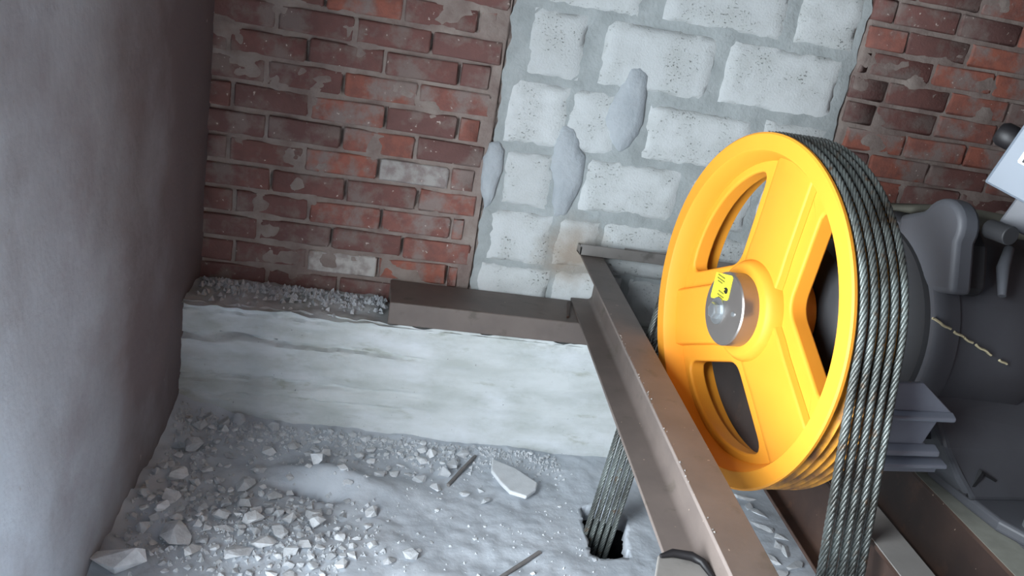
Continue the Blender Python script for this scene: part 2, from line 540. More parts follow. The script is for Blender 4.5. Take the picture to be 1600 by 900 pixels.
def smear(pts, y0=-0.015):
    m = MB(); n = len(pts); cx = sum(p[0] for p in pts) / n; cz = sum(p[1] for p in pts) / n
    loop = []
    for i in range(n):
        a, b = pts[i], pts[(i + 1) % n]
        for t in (0, 0.33, 0.66):
            x, z = a[0] + (b[0] - a[0]) * t, a[1] + (b[1] - a[1]) * t
            loop.append((x + 0.006 * fbm((x * 50, z * 50, 1), 2), z + 0.006 * fbm((x * 50, z * 50, 5), 2)))
    k = len(loop)
    vs_ = [(x, 0.0, z) for x, z in loop] + [(cx + (x - cx) * 0.88, y0 + 0.003, cz + (z - cz) * 0.92) for x, z in loop] + [(cx + (x - cx) * 0.5, y0 - 0.003, cz + (z - cz) * 0.5) for x, z in loop] + [(cx, y0 - 0.004, cz)]
    fs = [(i, (i + 1) % k, k + (i + 1) % k, k + i) for i in range(k)] + [(k + i, k + (i + 1) % k, 2 * k + (i + 1) % k, 2 * k + i) for i in range(k)] + [(2 * k + i, 2 * k + (i + 1) % k, 3 * k) for i in range(k)]
    m.add(vs_, fs).build('mortar_patch', SMEAR, WB, smooth=50)


smear([(0.775, 1.318), (0.808, 1.325), (0.838, 1.30), (0.846, 1.23), (0.856, 1.16), (0.845, 1.10), (0.825, 1.055), (0.80, 1.035), (0.77, 1.05), (0.745, 1.09), (0.715, 1.13), (0.722, 1.17), (0.742, 1.215), (0.760, 1.27)])
smear([(0.585, 1.09), (0.62, 1.095), (0.645, 1.06), (0.66, 1.03), (0.684, 1.0), (0.688, 0.93), (0.682, 0.88), (0.664, 0.82), (0.645, 0.79), (0.61, 0.785), (0.598, 0.83), (0.59, 0.90), (0.565, 0.95), (0.570, 1.0), (0.567, 1.05)])
smear([(0.350, 1.0), (0.38, 1.01), (0.405, 0.985), (0.412, 0.93), (0.40, 0.87), (0.39, 0.80), (0.37, 0.78), (0.352, 0.82), (0.340, 0.88), (0.338, 0.95)], -0.014)

# concrete upstand along the foot of the back wall
UF, UT = -0.24, 0.415


def up_front(x, z):
    t = z / UT
    y = UF - 0.006 * fbm((x * 3, z * 14, 2), 4)
    ledge = 0.012 * (1 if z > 0.30 + 0.012 * fbm((x * 5, 3, 0), 3) else 0) + 0.010 * (1 if z > 0.155 + 0.01 * fbm((x * 5, 8, 0), 3) else 0)
    rough = max(0.0, min(1.0, (0.22 - x) / 0.5))
    y += ledge * (0.25 + 0.9 * rough) + 0.010 * rough * fbm((x * 12, z * 22, 5), 4)
    for zc_, dep, wd in ((0.305, 0.020, 0.007), (0.172, 0.014, 0.006), (0.118, 0.010, 0.005)):
        zl = zc_ + 0.012 * fbm((x * 4, zc_ * 9, 1), 3) - 0.03 * max(0, x) * (zc_ > 0.3)
        if abs(z - zl) < wd: y += dep * max(0.0, min(1.0, (0.30 - x) / 0.35)) * (0.5 + max(-0.5, 0.9 * fbm((x * 11, zc_, 2), 3) + 0.3))
    if z > 0.385: y += 0.012 * max(0, fbm((x * 22, z * 9, 1), 4)) + (0.03 * rough * max(0, fbm((x * 14, 2, 2), 3) + 0.3))
    return (x, y, z - (0.012 * max(0, fbm((x * 16, 4.4, 1), 4)) if z > 0.40 else 0))


uf = grid(frange(-0.6, 1.2, 150) + [1.6, 2.2, 3.2], frange(-0.05, UT, 96), up_front)
UP = tag(uf.build('concrete_upstand', UPSTAND, smooth=65), kind='structure')
ut = grid(frange(-0.6, 1.2, 90) + [1.6, 2.2, 3.2], frange(UF + 0.004, 0.05, 18),
          lambda x, y: (x, y, UT - 0.004 + (0.012 * fbm((x * 14, y * 14, 3), 4) + 0.02 * max(0, (y + 0.15) / 0.2) if x < 0.05 else -0.006)))
ut.build('top_face', UPSTAND, UP, smooth=65)
tag(MB().box(0.35, 1.75, -2.5, -2.2, -0.02, 0.413).build('concrete_plinth', UPSTAND, bevel=0.01), kind='structure')

# ------------------------------------------------------------------ steelwork
SL = 0.0765                                    # beams lean this much in plan against the room
BA = -math.atan(SL)


def fillet_beam(bw, h, tf, tw, rr=0.009):
    q = []; a = bw / 2; b = tw / 2

    def arc(cx, cz, a0, a1):
        for i in range(5):
            t = rad(a0 + (a1 - a0) * i / 4); q.append((cx + rr * math.cos(t), cz + rr * math.sin(t)))
    q += [(-a, 0), (a, 0), (a, tf)]; arc(b + rr, tf + rr, 270, 180); arc(b + rr, h - tf - rr, 180, 90); q += [(a, h - tf), (a, h), (-a, h), (-a, h - tf)]
    arc(-b - rr, h - tf - rr, 90, 0); arc(-b - rr, tf + rr, 0, -90); q += [(-a, tf)]
    return q


def channel_beam(bw, h, tf, tw, rr):
    a = bw / 2; w_ = a - tw; q = [(-a, 0), (a, 0), (a, h), (-a, h), (-a, h - tf)]
    for i in range(7):
        t = rad(90 - 15 * i); q.append((w_ - rr + rr * math.cos(t), h - tf - 0.003 - rr + rr * math.sin(t)))
    for i in range(7):
        t = rad(-15 * i); q.append((w_ - rr + rr * math.cos(t), tf + 0.003 + rr + rr * math.sin(t)))
    return q + [(-a, tf)]


def ibeam(name, xc0, z, bw, h, y0, y1, mat, label, sec=None):
    """xc0: centre line at y = 0, continued to y along the lean"""
    m = MB().prism(sec or fillet_beam(bw, h, 0.010, 0.007), 0, (y1 - y0) * math.hypot(1, SL), 'y')
    o = m.build(name, mat, smooth=40, bevel=0.0015, seg=1)
    o.location = (xc0 + SL * y0, y0, z); o.rotation_euler = (0, 0, BA)
    return tag(o, label, 'beam')


b1 = ibeam('steel_beam', 0.765, 0.492, 0.080, 0.180, -2.45, -0.012, STEEL, 'brown steel channel beam running from the block wall past the yellow wheel', channel_beam(0.080, 0.180, 0.009, 0.007, 0.016))
b2 = ibeam('steel_beam', 1.132, 0.417, 0.070, 0.185, -2.45, -0.015, STEEL_DARK, 'steel I-beam coloured dark for shade, its top coloured lit grey, under the near falls of the wire ropes')  # dark steel colour paints in the shade on the web
b3 = ibeam('steel_beam', 1.385, 0.417, 0.080, 0.183, -2.45, -0.015, STEEL_DARK, 'I-beam coloured dark for shade, carrying the foot of the grey motor')  # coloured dark for shade like the beam before it
MB().box(-0.035, 0.035, 0.0, 2.43, 0.185, 0.1875).build('lit_top_strip', STEEL_GREY, b2)  # lighter strip paints the light on the flange top
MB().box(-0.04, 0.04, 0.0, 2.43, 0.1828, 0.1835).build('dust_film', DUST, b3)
MB().box(-0.055, 0.055, -0.0, 0.25, -0.077, -0.001).build('packing_block', STEEL_DARK, b1)

# channel laid flat on the upstand
ch = MB().prism([(-0.24, 0.0), (-0.24, 0.076), (-0.012, 0.076), (-0.012, 0.0), (-0.022, 0.0), (-0.022, 0.066), (-0.230, 0.066), (-0.230, 0.0)], 0.085, 0.935, 'x')
ch = ch.build('steel_channel', STEEL, smooth=35, bevel=0.004)
ch.location.z = 0.4152
tag(ch, 'brown steel channel lying flat on the concrete upstand under the beam end', 'channel')
st = MB()
st.prism([(0.672, -0.205), (0.682, -0.20), (0.718, -0.05), (0.706, -0.045)], 0.0757, 0.0835, 'z')
st.build('weld_strip', STEEL_DARK, ch, bevel=0.002)

# flat bar with a lip along the block wall, on the beam ends
cb = MB().prism([(-0.055, 0.0), (-0.055, 0.038), (-0.049, 0.038), (-0.049, 0.007), (-0.008, 0.007), (-0.008, 0.0)], 0.712, 1.42, 'x')
cb.box(0.712, 0.719, -0.055, -0.008, 0.0, 0.03)
cb = cb.build('angle_bar', STEEL_GREY, bevel=0.0015, seg=1); cb.location.z = 0.6735
tag(cb, 'grey steel angle bar across the beam ends against the block wall', 'angle bar')
o = MB().tube([(0.875, -0.030, 0.7085), (0.96, -0.042, 0.709), (1.05, -0.046, 0.7155)], 0.0035, 6).build('steel_rod', STEEL_GREY, smooth=60)
tag(o, 'thin steel rod lying on the angle bar by the block wall', 'rod')

# bent clip at the near end of the first beam's lower flange
cl = empty('flange_clip', (0.632, -1.545, 0.5025), 'grey bent steel clip gripping the lower flange of the brown beam', 'clip', BA)
cm = MB().prism([(-0.075, -0.055), (-0.045, 0.040), (0.02, 0.052), (0.05, 0.04), (0.05, -0.055)], 0.001, 0.012, 'z')
cm.prism([(-0.075, -0.16), (-0.085, -0.055), (0.05, -0.055), (0.05, -0.16)], 0.001, 0.02, 'z')
cm.build('plate', STEEL_GREY, cl, bevel=0.003)
MB().tube([(-0.044, 0.030, 0.016), (-0.02, 0.038, 0.020), (0.015, 0.034, 0.020), (0.034, 0.022, 0.018), (0.044, -0.02, 0.016)], [0.004, 0.008, 0.009, 0.008, 0.005], 8).build('hook', RUBBER, cl, smooth=60)

# ------------------------------------------------------------------ sheave and ropes
C0 = Vector((0.802, -1.118, 0.883)); RZ = rad(6.0)
PIT, K0, RR = 0.0215, 0.0245, 0.383
SH = empty('traction_sheave', (C0.x, C0.y, 0.5), 'large yellow grooved lift wheel with three spokes beside the brown beam', 'sheave', RZ)


def sh_part(m, name, mat, smooth=35, bevel=0.0, seg=2):
    o = m.build(name, mat, SH, smooth, bevel, seg); o.location.z = C0.z - 0.5; return o


prof = [(0.046, 0.331), (0.004, 0.346), (0.0, 0.349), (0.0, 0.383), (0.003, 0.387), (0.009, 0.387)]
gr = [(0.0105, 0.385)]
for i in range(5):
    kc = K0 + PIT * i
    gr.append((kc - 0.0102, 0.3835))
    for a in range(-75, 76, 25):
        gr.append((kc + 0.0088 * math.sin(rad(a)), RR - 0.0088 * math.cos(rad(a)) + 0.0005))
    gr.append((kc + 0.0102, 0.3835))
gr += [(0.1212, 0.380), (0.124, 0.374), (0.126, 0.366), (0.126, 0.352)]
sh_part(MB().lathe(prof + [(0.0095, 0.372), (0.05, 0.366), (0.05, 0.331)], 128, closed=True), 'rim', YELLOW)
sh_part(MB().lathe([(0.05, 0.332), (0.125, 0.334), (0.127, 0.337), (0.127, 0.353), (0.05, 0.353)], 128, closed=True), 'rim_liner', YELLOW)
sh_part(MB().lathe([(0.0094, 0.372), (0.0094, 0.3868)] + gr + [(0.05, 0.352)], 128, closed=True), 'grooved_tread', GROOVE)

# web with three rounded openings
SP = [96, 216, 336]


def opening(c, d=0.113, ro=0.312):
    """closed outline: two sides parallel to the neighbouring spokes, outer arc, rounded corners"""
    pts = [(d / math.sin(rad(60)), 0.0)]
    t = math.sqrt(ro * ro - d * d); a = math.degrees(math.atan2(d, t))
    arc = [(ro * math.cos(rad(q)), ro * math.sin(rad(q))) for q in frange(-60 + a, 60 - a, 14)]
    raw = pts + arc

    def rounded(raw, corner, cut):
        out = []
        n = len(raw)
        for i, p in enumerate(raw):
            if i not in corner: out.append(p); continue
            pv, nx_ = Vector(raw[i - 1]), Vector(raw[(i + 1) % n]); p = Vector(p)
            A = p + (pv - p).normalized() * min(cut[i], (pv - p).length * 0.9); B = p + (nx_ - p).normalized() * min(cut[i], (nx_ - p).length * 0.9)
            for s_ in frange(0, 1, 6): out.append(tuple(A * (1 - s_) ** 2 + p * 2 * s_ * (1 - s_) + B * s_ * s_))
        return out
    # thin the arc's first and last points so that the corners get room
    raw = pts + [arc[0]] + arc[2:-2] + [arc[-1]]
    raw = rounded(raw, {0, 1, len(raw) - 1}, {0: 0.035, 1: 0.04, len(raw) - 1: 0.04})
    ca, sa = math.cos(rad(c)), math.sin(rad(c))
    return [(x * ca - y * sa, x * sa + y * ca) for x, y in raw]


bm = bmesh.new(); edges = []


def loop_edges(pts):
    vs_ = [bm.verts.new((0.044, p[0], p[1])) for p in pts]
    for i in range(len(vs_)): edges.append(bm.edges.new((vs_[i], vs_[(i + 1) % len(vs_)])))


loop_edges([(0.336 * math.cos(rad(a)), 0.336 * math.sin(rad(a))) for a in range(0, 360, 3)])
for c in (36, 156, 276): loop_edges(opening(c))
bmesh.ops.triangle_fill(bm, use_beauty=True, use_dissolve=False, edges=edges)
r = bmesh.ops.extrude_face_region(bm, geom=bm.faces[:])
for v in [g for g in r['geom'] if isinstance(g, bmesh.types.BMVert)]: v.co.x = 0.086
bmesh.ops.recalc_face_normals(bm, faces=bm.faces)
me = bpy.data.meshes.new('web'); bm.to_mesh(me); bm.free(); me.materials.append(YELLOW)
for p in me.polygons: p.use_smooth = True
for e in me.edges: pass
o = link('web', me, SH, 0.007, 3); o.location.z = C0.z - 0.5
o.modifiers['bevel'].limit_method = 'ANGLE'; o.modifiers['bevel'].angle_limit = rad(60)
o.modifiers['bevel'].harden_normals = True

for a in SP:                                   # raised plateau of each spoke
    ca, sa = math.cos(rad(a)), math.sin(rad(a))
    rows = [(0.05, 0.078, 0.070), (0.12, 0.078, 0.071), (0.16, 0.075, 0.069), (0.30, 0.075, 0.069), (0.346, 0.077, 0.070)]
    m = MB()
    for rr_, wb_, wt in rows:
        lo, hi = (0.027 if a == 96 else 0.0), (0.027 if a == 216 else 0.0)       # one flank of two spokes flattened so that it shows as a darker stripe
        for (s_, k) in ((-wb_ - 0.7 * lo, 0.046), (-wt + 0.4 * lo, 0.028), (wt - 0.4 * hi, 0.028), (wb_ + 0.7 * hi, 0.046)):
            m.v.append((k, rr_ * ca - s_ * sa, rr_ * sa + s_ * ca))
    for i in range(len(rows) - 1):
        for j in range(3): m.f.append((i * 4 + j, i * 4 + j + 1, i * 4 + j + 5, i * 4 + j + 4))
        m.f.append((i * 4 + 3, i * 4, i * 4 + 4, i * 4 + 7))
    m.f += [(0, 1, 2, 3), (16, 19, 18, 17)]
    sh_part(m, 'spoke', YELLOW, 30, 0.0035, 2)
sh_part(MB().lathe([(0.135, 0.05), (0.135, 0.10), (0.13, 0.105), (0.09, 0.112), (0.05, 0.118), (0.024, 0.112), (0.012, 0.104), (0.009, 0.098), (0.009, 0.05)], 64), 'hub_boss', YELLOW, 50)
se = sh_part(MB().lathe([(0.15, 0.0), (0.15, 0.055), (0.02, 0.081), (-0.027, 0.081), (-0.030, 0.078), (-0.030, 0.0)], 72), 'shaft_end', CHROME, 40)
se['label'] = 'polished steel shaft end'
bo = MB().lathe([(-0.029, 0.030), (-0.034, 0.030), (-0.034, 0.0)], 24, loc=(0, 0.018, -0.012)).lathe([(-0.034, 0.019), (-0.046, 0.018), (-0.048, 0.014), (-0.048, 0.0)], 6, loc=(0, 0.018, -0.012))
bo.build('bolt', BOLT, se, smooth=30)
MB().lathe([(-0.029, 0.006), (-0.033, 0.005), (-0.033, 0)], 10, loc=(0, -0.045, 0.004)).build('bolt', BOLT, se, smooth=30)
stk = MB().prism([(0.062, 0.008), (0.062, 0.063), (-0.004, 0.077), (-0.010, 0.074), (-0.012, 0.026), (-0.008, 0.021), (0.058, 0.004)], -0.0305, -0.0312, 'x')
stk = stk.build('sticker', STICKER, se); stk['label'] = 'small yellow printed sticker'
ink = MB()
for z_, a, b in ((0.062, 0.052, 0.020), (0.055, 0.052, 0.018), (0.049, 0.048, 0.026), (0.030, 0.035, 0.010), (0.022, 0.036, 0.006), (0.017, 0.030, 0.010)):
    ink.box(-0.0316, -0.03115, b, a, z_ - 0.0018, z_ + 0.0018)
ink = ink.build('print_lines', INK_GREEN, se); ink['kind'] = 'stuff'
MB().prism([(0.016, 0.042), (0.006, 0.047), (-0.002, 0.045), (-0.003, 0.036), (0.004, 0.032), (0.014, 0.036), (0.008, 0.040)], -0.0312, -0.0317, 'x').build('print_mark', INK_BLACK, se)

# wire ropes: six strands laid round a core, shared by five ropes
LEAN = rad(11.4)
zc = C0.z
pth = []


def nshift(z): return -0.052 * max(0.0, zc - z) / zc


for z in frange(-0.75, zc, 204)[:-1]: pth.append(Vector((nshift(z), RR + 0.045 * (zc - z) / zc, z - zc)))
for a in frange(0, 180 - math.degrees(LEAN), 150): pth.append(Vector((0, RR * math.cos(rad(a)), RR * math.sin(rad(a)))))
p0 = pth[-1]; d = Vector((0, -math.sin(LEAN), -math.cos(LEAN)))
for i in range(1, 200): pth.append(p0 + d * (0.008 * i))
acc = [0.0]
for i in range(1, len(pth)): acc.append(acc[-1] + (pth[i] - pth[i - 1]).length)
fr = []
for i, p in enumerate(pth):
    t = (pth[min(i + 1, len(pth) - 1)] - pth[max(i - 1, 0)]).normalized()
    nn = Vector((1, 0, 0)); nn = (nn - t * nn.dot(t)).normalized(); fr.append((p, t, nn, t.cross(nn)))
RO, RS, LAY, NS = 0.0054, 0.0031, 0.078, 6


def strand(ph):
    return MB().tube([p + nn * (RO * math.cos(2 * math.pi * acc[i] / LAY + ph)) + bb * (RO * math.sin(2 * math.pi * acc[i] / LAY + ph)) for i, (p, t, nn, bb) in enumerate(fr)], RS, 6, (1, 0.02, 0.01)).mesh('strand', ROPE, 80)


strands = [strand(2 * math.pi * k / NS) for k in range(NS)]
core = MB().tube([f[0] for f in fr], 0.0052, 6, (1, 0.02, 0.01)).mesh('core', ROPE_CORE, 80)
which = ['first wire rope over the yellow wheel, lying nearest the wheel\'s spoked face', 'second wire rope over the yellow wheel counted from its spoked face', 'middle one of the five wire ropes over the yellow wheel',
         'fourth wire rope over the yellow wheel counted from its spoked face', 'fifth wire rope over the yellow wheel, lying nearest the grey motor']
for i in range(5):
    rp = empty('wire_rope', (C0.x, C0.y, C0.z), which[i], 'rope', RZ, 'wire ropes over the sheave')
    k = K0 + PIT * i
    for me in strands + [core]:
        o = link(me.name.split('.')[0], me, rp); o.location = (k, 0, 0)

# ------------------------------------------------------------------ hoist motor (local: x along the shaft, y away, z from the shaft)
MO = empty('hoist_motor', (C0.x, C0.y, C0.z), 'large dark grey cast motor behind the yellow wheel', 'motor', RZ)
MB().lathe([(0.14, 0.0), (0.14, 0.15), (0.155, 0.17), (0.30, 0.185), (0.30, 0.0)], 48).build('bearing_neck', MOTOR_DARK, MO, smooth=40)
MB().lathe([(0.290, 0.0), (0.290, 0.236), (0.300, 0.242), (0.300, 0.0)], 72).build('end_shield', MOTOR_DARK, MO, smooth=40)  # dark colour puts the gap's shade on the housing front
MB().lathe([(0.2985, 0.0), (0.2985, 0.20), (0.299, 0.252), (0.306, 0.259), (0.33, 0.263), (0.352, 0.263), (0.36, 0.256), (0.40, 0.258), (0.56, 0.266), (0.575, 0.258), (0.60, 0.258), (0.615, 0.268), (0.95, 0.264), (0.98, 0.25), (0.98, 0.0)], 72).build('housing', MOTOR, MO, smooth=40)
# lower casting and foot on the beam
def hull(pts, name, mat, parent, bevel):
    b = bmesh.new()
    for p in pts: b.verts.new(p)
    r_ = bmesh.ops.convex_hull(b, input=b.verts[:])
    bmesh.ops.delete(b, geom=[g for g in r_['geom_interior'] if isinstance(g, bmesh.types.BMVert)], context='VERTS')
    bmesh.ops.dissolve_limit(b, angle_limit=rad(4), verts=b.verts[:], edges=b.edges[:])
    bmesh.ops.recalc_face_normals(b, faces=b.faces)
    me = bpy.data.meshes.new(name); b.to_mesh(me); b.free(); me.materials.append(mat)
    return link(name, me, parent, bevel, 3)


hull([(0.345, -0.20, -0.02), (0.345, -0.27, -0.09), (0.350, -0.315, -0.15), (0.395, -0.335, -0.215), (0.435, -0.345, -0.26), (0.95, -0.345, -0.26), (0.95, -0.315, -0.15), (0.95, -0.20, -0.02),
      (0.36, -0.12, -0.05), (0.95, -0.12, -0.05), (0.45, -0.14, -0.27), (0.95, -0.14, -0.27)], 'foot_casting', MOTOR, MO, 0.014)
MB().prism([(0.448, -0.20), (0.443, -0.33), (0.443, -0.41), (0.47, -0.475), (0.95, -0.50), (0.95, -0.20)], -0.2825, -0.255, 'z').build('foot_plate', MOTOR, MO, bevel=0.008, seg=3)
MB().lathe([(-0.283, 0.001), (-0.283, 0.022), (-0.268, 0.022), (-0.268, 0.0)], 20, 'z', (0.500, -0.440, 0)).build('washer', BOLT, MO, smooth=30).location.z = 0.028
MB().lathe([(-0.245, 0.001), (-0.245, 0.016), (-0.22, 0.015), (-0.22, 0.0)], 6, 'z', (0.500, -0.440, 0)).lathe([(-0.222, 0.009), (-0.195, 0.009), (-0.193, 0.0)], 12, 'z', (0.500, -0.440, 0)).build('bolt', BOLT, MO, smooth=30)
MB().prism([(0.423, -0.248), (0.430, -0.252), (0.449, -0.197), (0.441, -0.192)], -0.3365, -0.315, 'y').build('foot_slot', MOTOR_DARK, MO)
MB().prism([(0.443, -0.190), (0.490, -0.211), (0.488, -0.216), (0.442, -0.197)], -0.334, -0.315, 'y').build('foot_slot', MOTOR_DARK, MO)
# lifting lug with an eye bolt
ear = [(-0.258, 0.155)] + [(-0.170 + 0.058 * math.cos(rad(a)), 0.268 + 0.058 * math.sin(rad(a))) for a in range(196, 19, -16)] + [(-0.05, 0.262), (-0.06, 0.20), (-0.20, 0.14)]
MB().prism(ear, 0.296, 0.346, 'x').build('lug', MOTOR, MO, smooth=40, bevel=0.012, seg=3)
MB().prism([(-0.236, 0.165), (-0.205, 0.245), (-0.16, 0.285), (-0.08, 0.275), (-0.08, 0.18), (-0.22, 0.14)], 0.345, 0.40, 'x').build('recess_shade', MOTOR_DARK, MO, bevel=0.012)  # dark block stands in for the shaded recess behind the lug
MB().lathe([(-0.035, 0.001), (-0.035, 0.019), (0.02, 0.019), (0.02, 0.011), (-0.01, 0.011), (-0.01, 0.0)], 24, 'y', (0.372, -0.235, 0.285)).build('socket_screw', MOTOR_DARK, MO, smooth=30, bevel=0.002)
MB().tube([(0.44, -0.235, 0.155), (0.455, -0.20, 0.205), (0.49, -0.165, 0.238)], [0.008, 0.013, 0.010], 10).build('casting_rib', MOTOR, MO, smooth=60)
sm = MB()
for a, b in ((0, 0.20), (0.24, 0.36), (0.37, 0.48), (0.52, 0.74), (0.86, 0.97)):
    pts = []
    for t in frange(a, b, 6):
        k = 0.290 + 0.195 * t; z_ = 0.096 - 0.078 * t; rr_ = 0.256 if k < 0.30 else 0.262 + 0.006 * min(1, (k - 0.30) / 0.1)
        pts.append((k, -math.sqrt(rr_ * rr_ - z_ * z_), z_ + 0.0012 * math.sin(t * 41)))
    sm.tube(pts, 0.0028, 6)
s_ = sm.build('seam_bead', SEAM, MO, smooth=60); s_['kind'] = 'stuff'; s_['label'] = 'broken pale bead along a casting seam'

# galvanised bracket between ropes and motor
BK = empty('guard_bracket', (C0.x, C0.y, C0.z), 'silver folded metal bracket between the ropes and the grey motor foot', 'bracket', RZ)
bk = MB().prism([(0.13, 0.0), (0.212, 0.004), (0.308, -0.061), (0.272, -0.072), (0.256, -0.120), (0.284, -0.136), (0.311, -0.160), (0.309, -0.186), (0.13, -0.186)], -0.352, -0.342, 'y')
bk.build('plate', ALU, BK, bevel=0.002)
MB().prism([(-0.352, -0.052), (-0.366, -0.060), (-0.366, -0.068), (-0.352, -0.074)], 0.150, 0.300, 'x').build('rib', ALU, BK, bevel=0.003)
MB().prism([(-0.352, -0.122), (-0.370, -0.130), (-0.372, -0.140), (-0.352, -0.147)], 0.130, 0.285, 'x').prism([(-0.352, -0.150), (-0.376, -0.156), (-0.378, -0.163), (-0.352, -0.170)], 0.130, 0.308, 'x').build('rib', ALU, BK, bevel=0.003)
MB().box(0.25, 0.285, -0.343, -0.23, -0.165, -0.14).box(0.25, 0.40, -0.255, -0.23, -0.165, -0.14).build('mounting_tab', MOTOR_DARK, BK, bevel=0.002)

# terminal box on the motor, turned about the y axis
TB = empty('terminal_box', (0, 0, 0), 'pale grey terminal box tilted on top of the dark motor', 'box')
hz, nz_ = Vector((math.cos(rad(50)), -math.sin(rad(50)), 0)), Vector((-math.sin(rad(50)), -math.cos(rad(50)), 0))
up_ = Vector((0, 0, 1)) * math.cos(rad(5)) + nz_ * math.sin(rad(5))
e1 = hz * math.cos(rad(16)) - up_ * math.sin(rad(16)); e2 = hz * math.sin(rad(16)) + up_ * math.cos(rad(16))
base = Matrix((e1, e2.cross(e1), e2)).transposed().to_4x4()
base.translation = (1.158, -1.281, 1.254)
TB.matrix_world = base
MB().box(0, 0.25, 0.0, 0.14, 0, 0.19).build('case', BOXGREY, TB, bevel=0.004)
MB().box(0.004, 0.246, -0.006, 0.0, 0.004, 0.186).build('cover', BOXGREY, TB, bevel=0.002)
MB().box(0.06, 0.23, 0.03, 0.11, -0.06, 0.001).build('mounting_neck', MOTOR, TB, bevel=0.004)
lgm = MB().prism([(0.031, 0.062), (0.050, 0.062), (0.050, 0.0655), (0.036, 0.0655), (0.0355, 0.0845), (0.050, 0.0845), (0.050, 0.088), (0.034, 0.088), (0.029, 0.083), (0.029, 0.065)], -0.0072, -0.006, 'y')
lgm.build('marking_outline', WHITE, TB)
MB().box(0.0365, 0.05, -0.0068, -0.006, 0.066, 0.084).build('marking', INK_BLACK, TB)
MB().lathe([(-0.04, 0.0), (-0.04, 0.018), (-0.03, 0.024), (-0.012, 0.024), (0.0, 0.02), (0.0, 0.0)], 16, 'x', (0.004, 0.035, 0.088)).build('cable_gland', RUBBER, TB, smooth=40)
# sleeve lying along the motor's crown behind the box
sl = MB().tube([(0.30, 0.02, 0.262), (0.38, -0.06, 0.281), (0.45, -0.10, 0.279), (0.55, -0.12, 0.275), (0.72, -0.12, 0.275)], [0.008, 0.014, 0.022, 0.024, 0.02], 10)
sl = sl.build('cable_sleeve', OLIVE, smooth=60); sl.location = C0; sl.rotation_euler = (0, 0, RZ)
tag(sl, 'olive grey cable sleeve lying over the motor below the terminal box', 'cable')

# ------------------------------------------------------------------ rubble
def rock(seed, flat=1.0, pts=12):
    rnd = random.Random(seed); b = bmesh.new()
    for _ in range(pts):
        v = Vector((rnd.gauss(0, 1), rnd.gauss(0, 1), rnd.gauss(0, 1))).normalized() * rnd.uniform(0.8, 1.0)
        b.verts.new((v.x * 0.5, v.y * 0.5, v.z * 0.5 * flat))
    r_ = bmesh.ops.convex_hull(b, input=b.verts[:])
    bmesh.ops.delete(b, geom=[g for g in r_['geom_interior'] if isinstance(g, bmesh.types.BMVert)], context='VERTS')
    lo = min(v.co.z for v in b.verts)
    for v in b.verts: v.co.z -= lo
    bmesh.ops.recalc_face_normals(b, faces=b.faces)
    me = bpy.data.meshes.new('rubble_stone'); b.to_mesh(me); b.free(); me.materials.append(STONE)
    return me


rocks = [rock(i, random.uniform(0.55, 0.9), random.choice((9, 11, 13, 16))) for i in range(14)]
slabs = [rock(50 + i, 0.35, 11) for i in range(4)]


def stone(x, y, sx, sy, sz, rz, label, group=None, me=None, tilt=0.25, h=None, name='rubble_stone'):
    o = bpy.data.objects.new(name, me or random.choice(rocks)); COL.objects.link(o)
    o.scale = (sx, sy, sz); o.rotation_euler = (random.uniform(-tilt, tilt), random.uniform(-tilt, tilt), rz)
    o.location = (x, y, (floor_h(x, y) if h is None else h) - 0.07 * sz)
    return tag(o, label, 'stone', group)


# stones that stand out, each with a label of its own
named = [
    (-0.073, -0.496, .050, .035, .085, 0.3, 'upright pointed white chunk before the concrete upstand, behind the broken screed lip'),
    (-0.236, -0.274, .046, .042, .045, 0.7, 'squarish grey stone touching the upstand near its shaded end'),
    (0.06, -0.29, .040, .038, .045, 0.2, 'rounded grey stone touching the upstand left of the channel end above'),
    (-0.344, -0.276, .055, .050, .050, 1.1, 'pale shaded stone touching the upstand closest to the dark corner'),
    (-0.341, -0.451, .062, .030, .030, 0.2, 'flat oblong pale stone lying alone in the dark corner rubble'),
    (-0.395, -0.890, .085, .120, .070, 0.5, 'largest grey boulder of the pile by the left wall'),
    (-0.345, -0.945, .040, .075, .045, -0.5, 'long grey stone leaning beside the largest boulder'),
    (-0.235, -0.928, .085, .065, .040, 0.2, 'broad white jagged lump in the middle of the near pile'),
    (-0.182, -0.888, .085, .062, .045, 0.6, 'white three-cornered lump right beside the broad jagged lump'),
    (-0.305, -0.785, .055, .045, .040, 0.4, 'oval pale stone uppermost in the near pile'),
    (-0.283, -0.845, .060, .040, .035, -0.1, 'wide white stone between the oval stone and the jagged lump'),
    (-0.301, -0.716, .036, .045, .040, 0.0, 'wedge shaped pale stone at the back edge of the near pile'),
    (-0.215, -0.735, .045, .050, .040, 0.6, 'white cube-like stone at the back of the near pile'),
    (-0.490, -1.020, .150, .100, .080, 0.2, 'big pale mound-like lump by the left wall at the picture bottom'),
    (0.111, -0.481, .046, .040, .036, 0.3, 'white stone alone on the screed behind the broken lip'),
    (0.284, -0.530, .044, .042, .040, 0.9, 'white rounded stone by the lower end of the dark stick'),
    (0.384, -0.325, .048, .044, .042, 0.1, 'white stone by the upper end of the dark stick near the upstand'),
    (0.277, -0.335, .050, .040, .036, 0.5, 'white heart shaped stone near the upstand before the steel channel'),
    (0.427, -0.515, .036, .032, .030, 0.2, 'small white stone just left of the plaster slab'),
    (0.437, -0.580, .042, .034, .030, 0.7, 'white stone below the tip of the plaster slab'),
    (0.372, -0.550, .044, .030, .028, 0.4, 'spiky white fragment between the dark stick and plaster slab'),
    (0.085, -0.744, .036, .028, .026, 0.8, 'lone white pebble in the open middle of the floor'),
]
used = []
for x, y, sx, sy, sz, rz, lab in named:
    stone(x, y, sx, sy, sz, rz, lab, me=rocks[len(used) % 14]); used.append((x, y, max(sx, sy)))

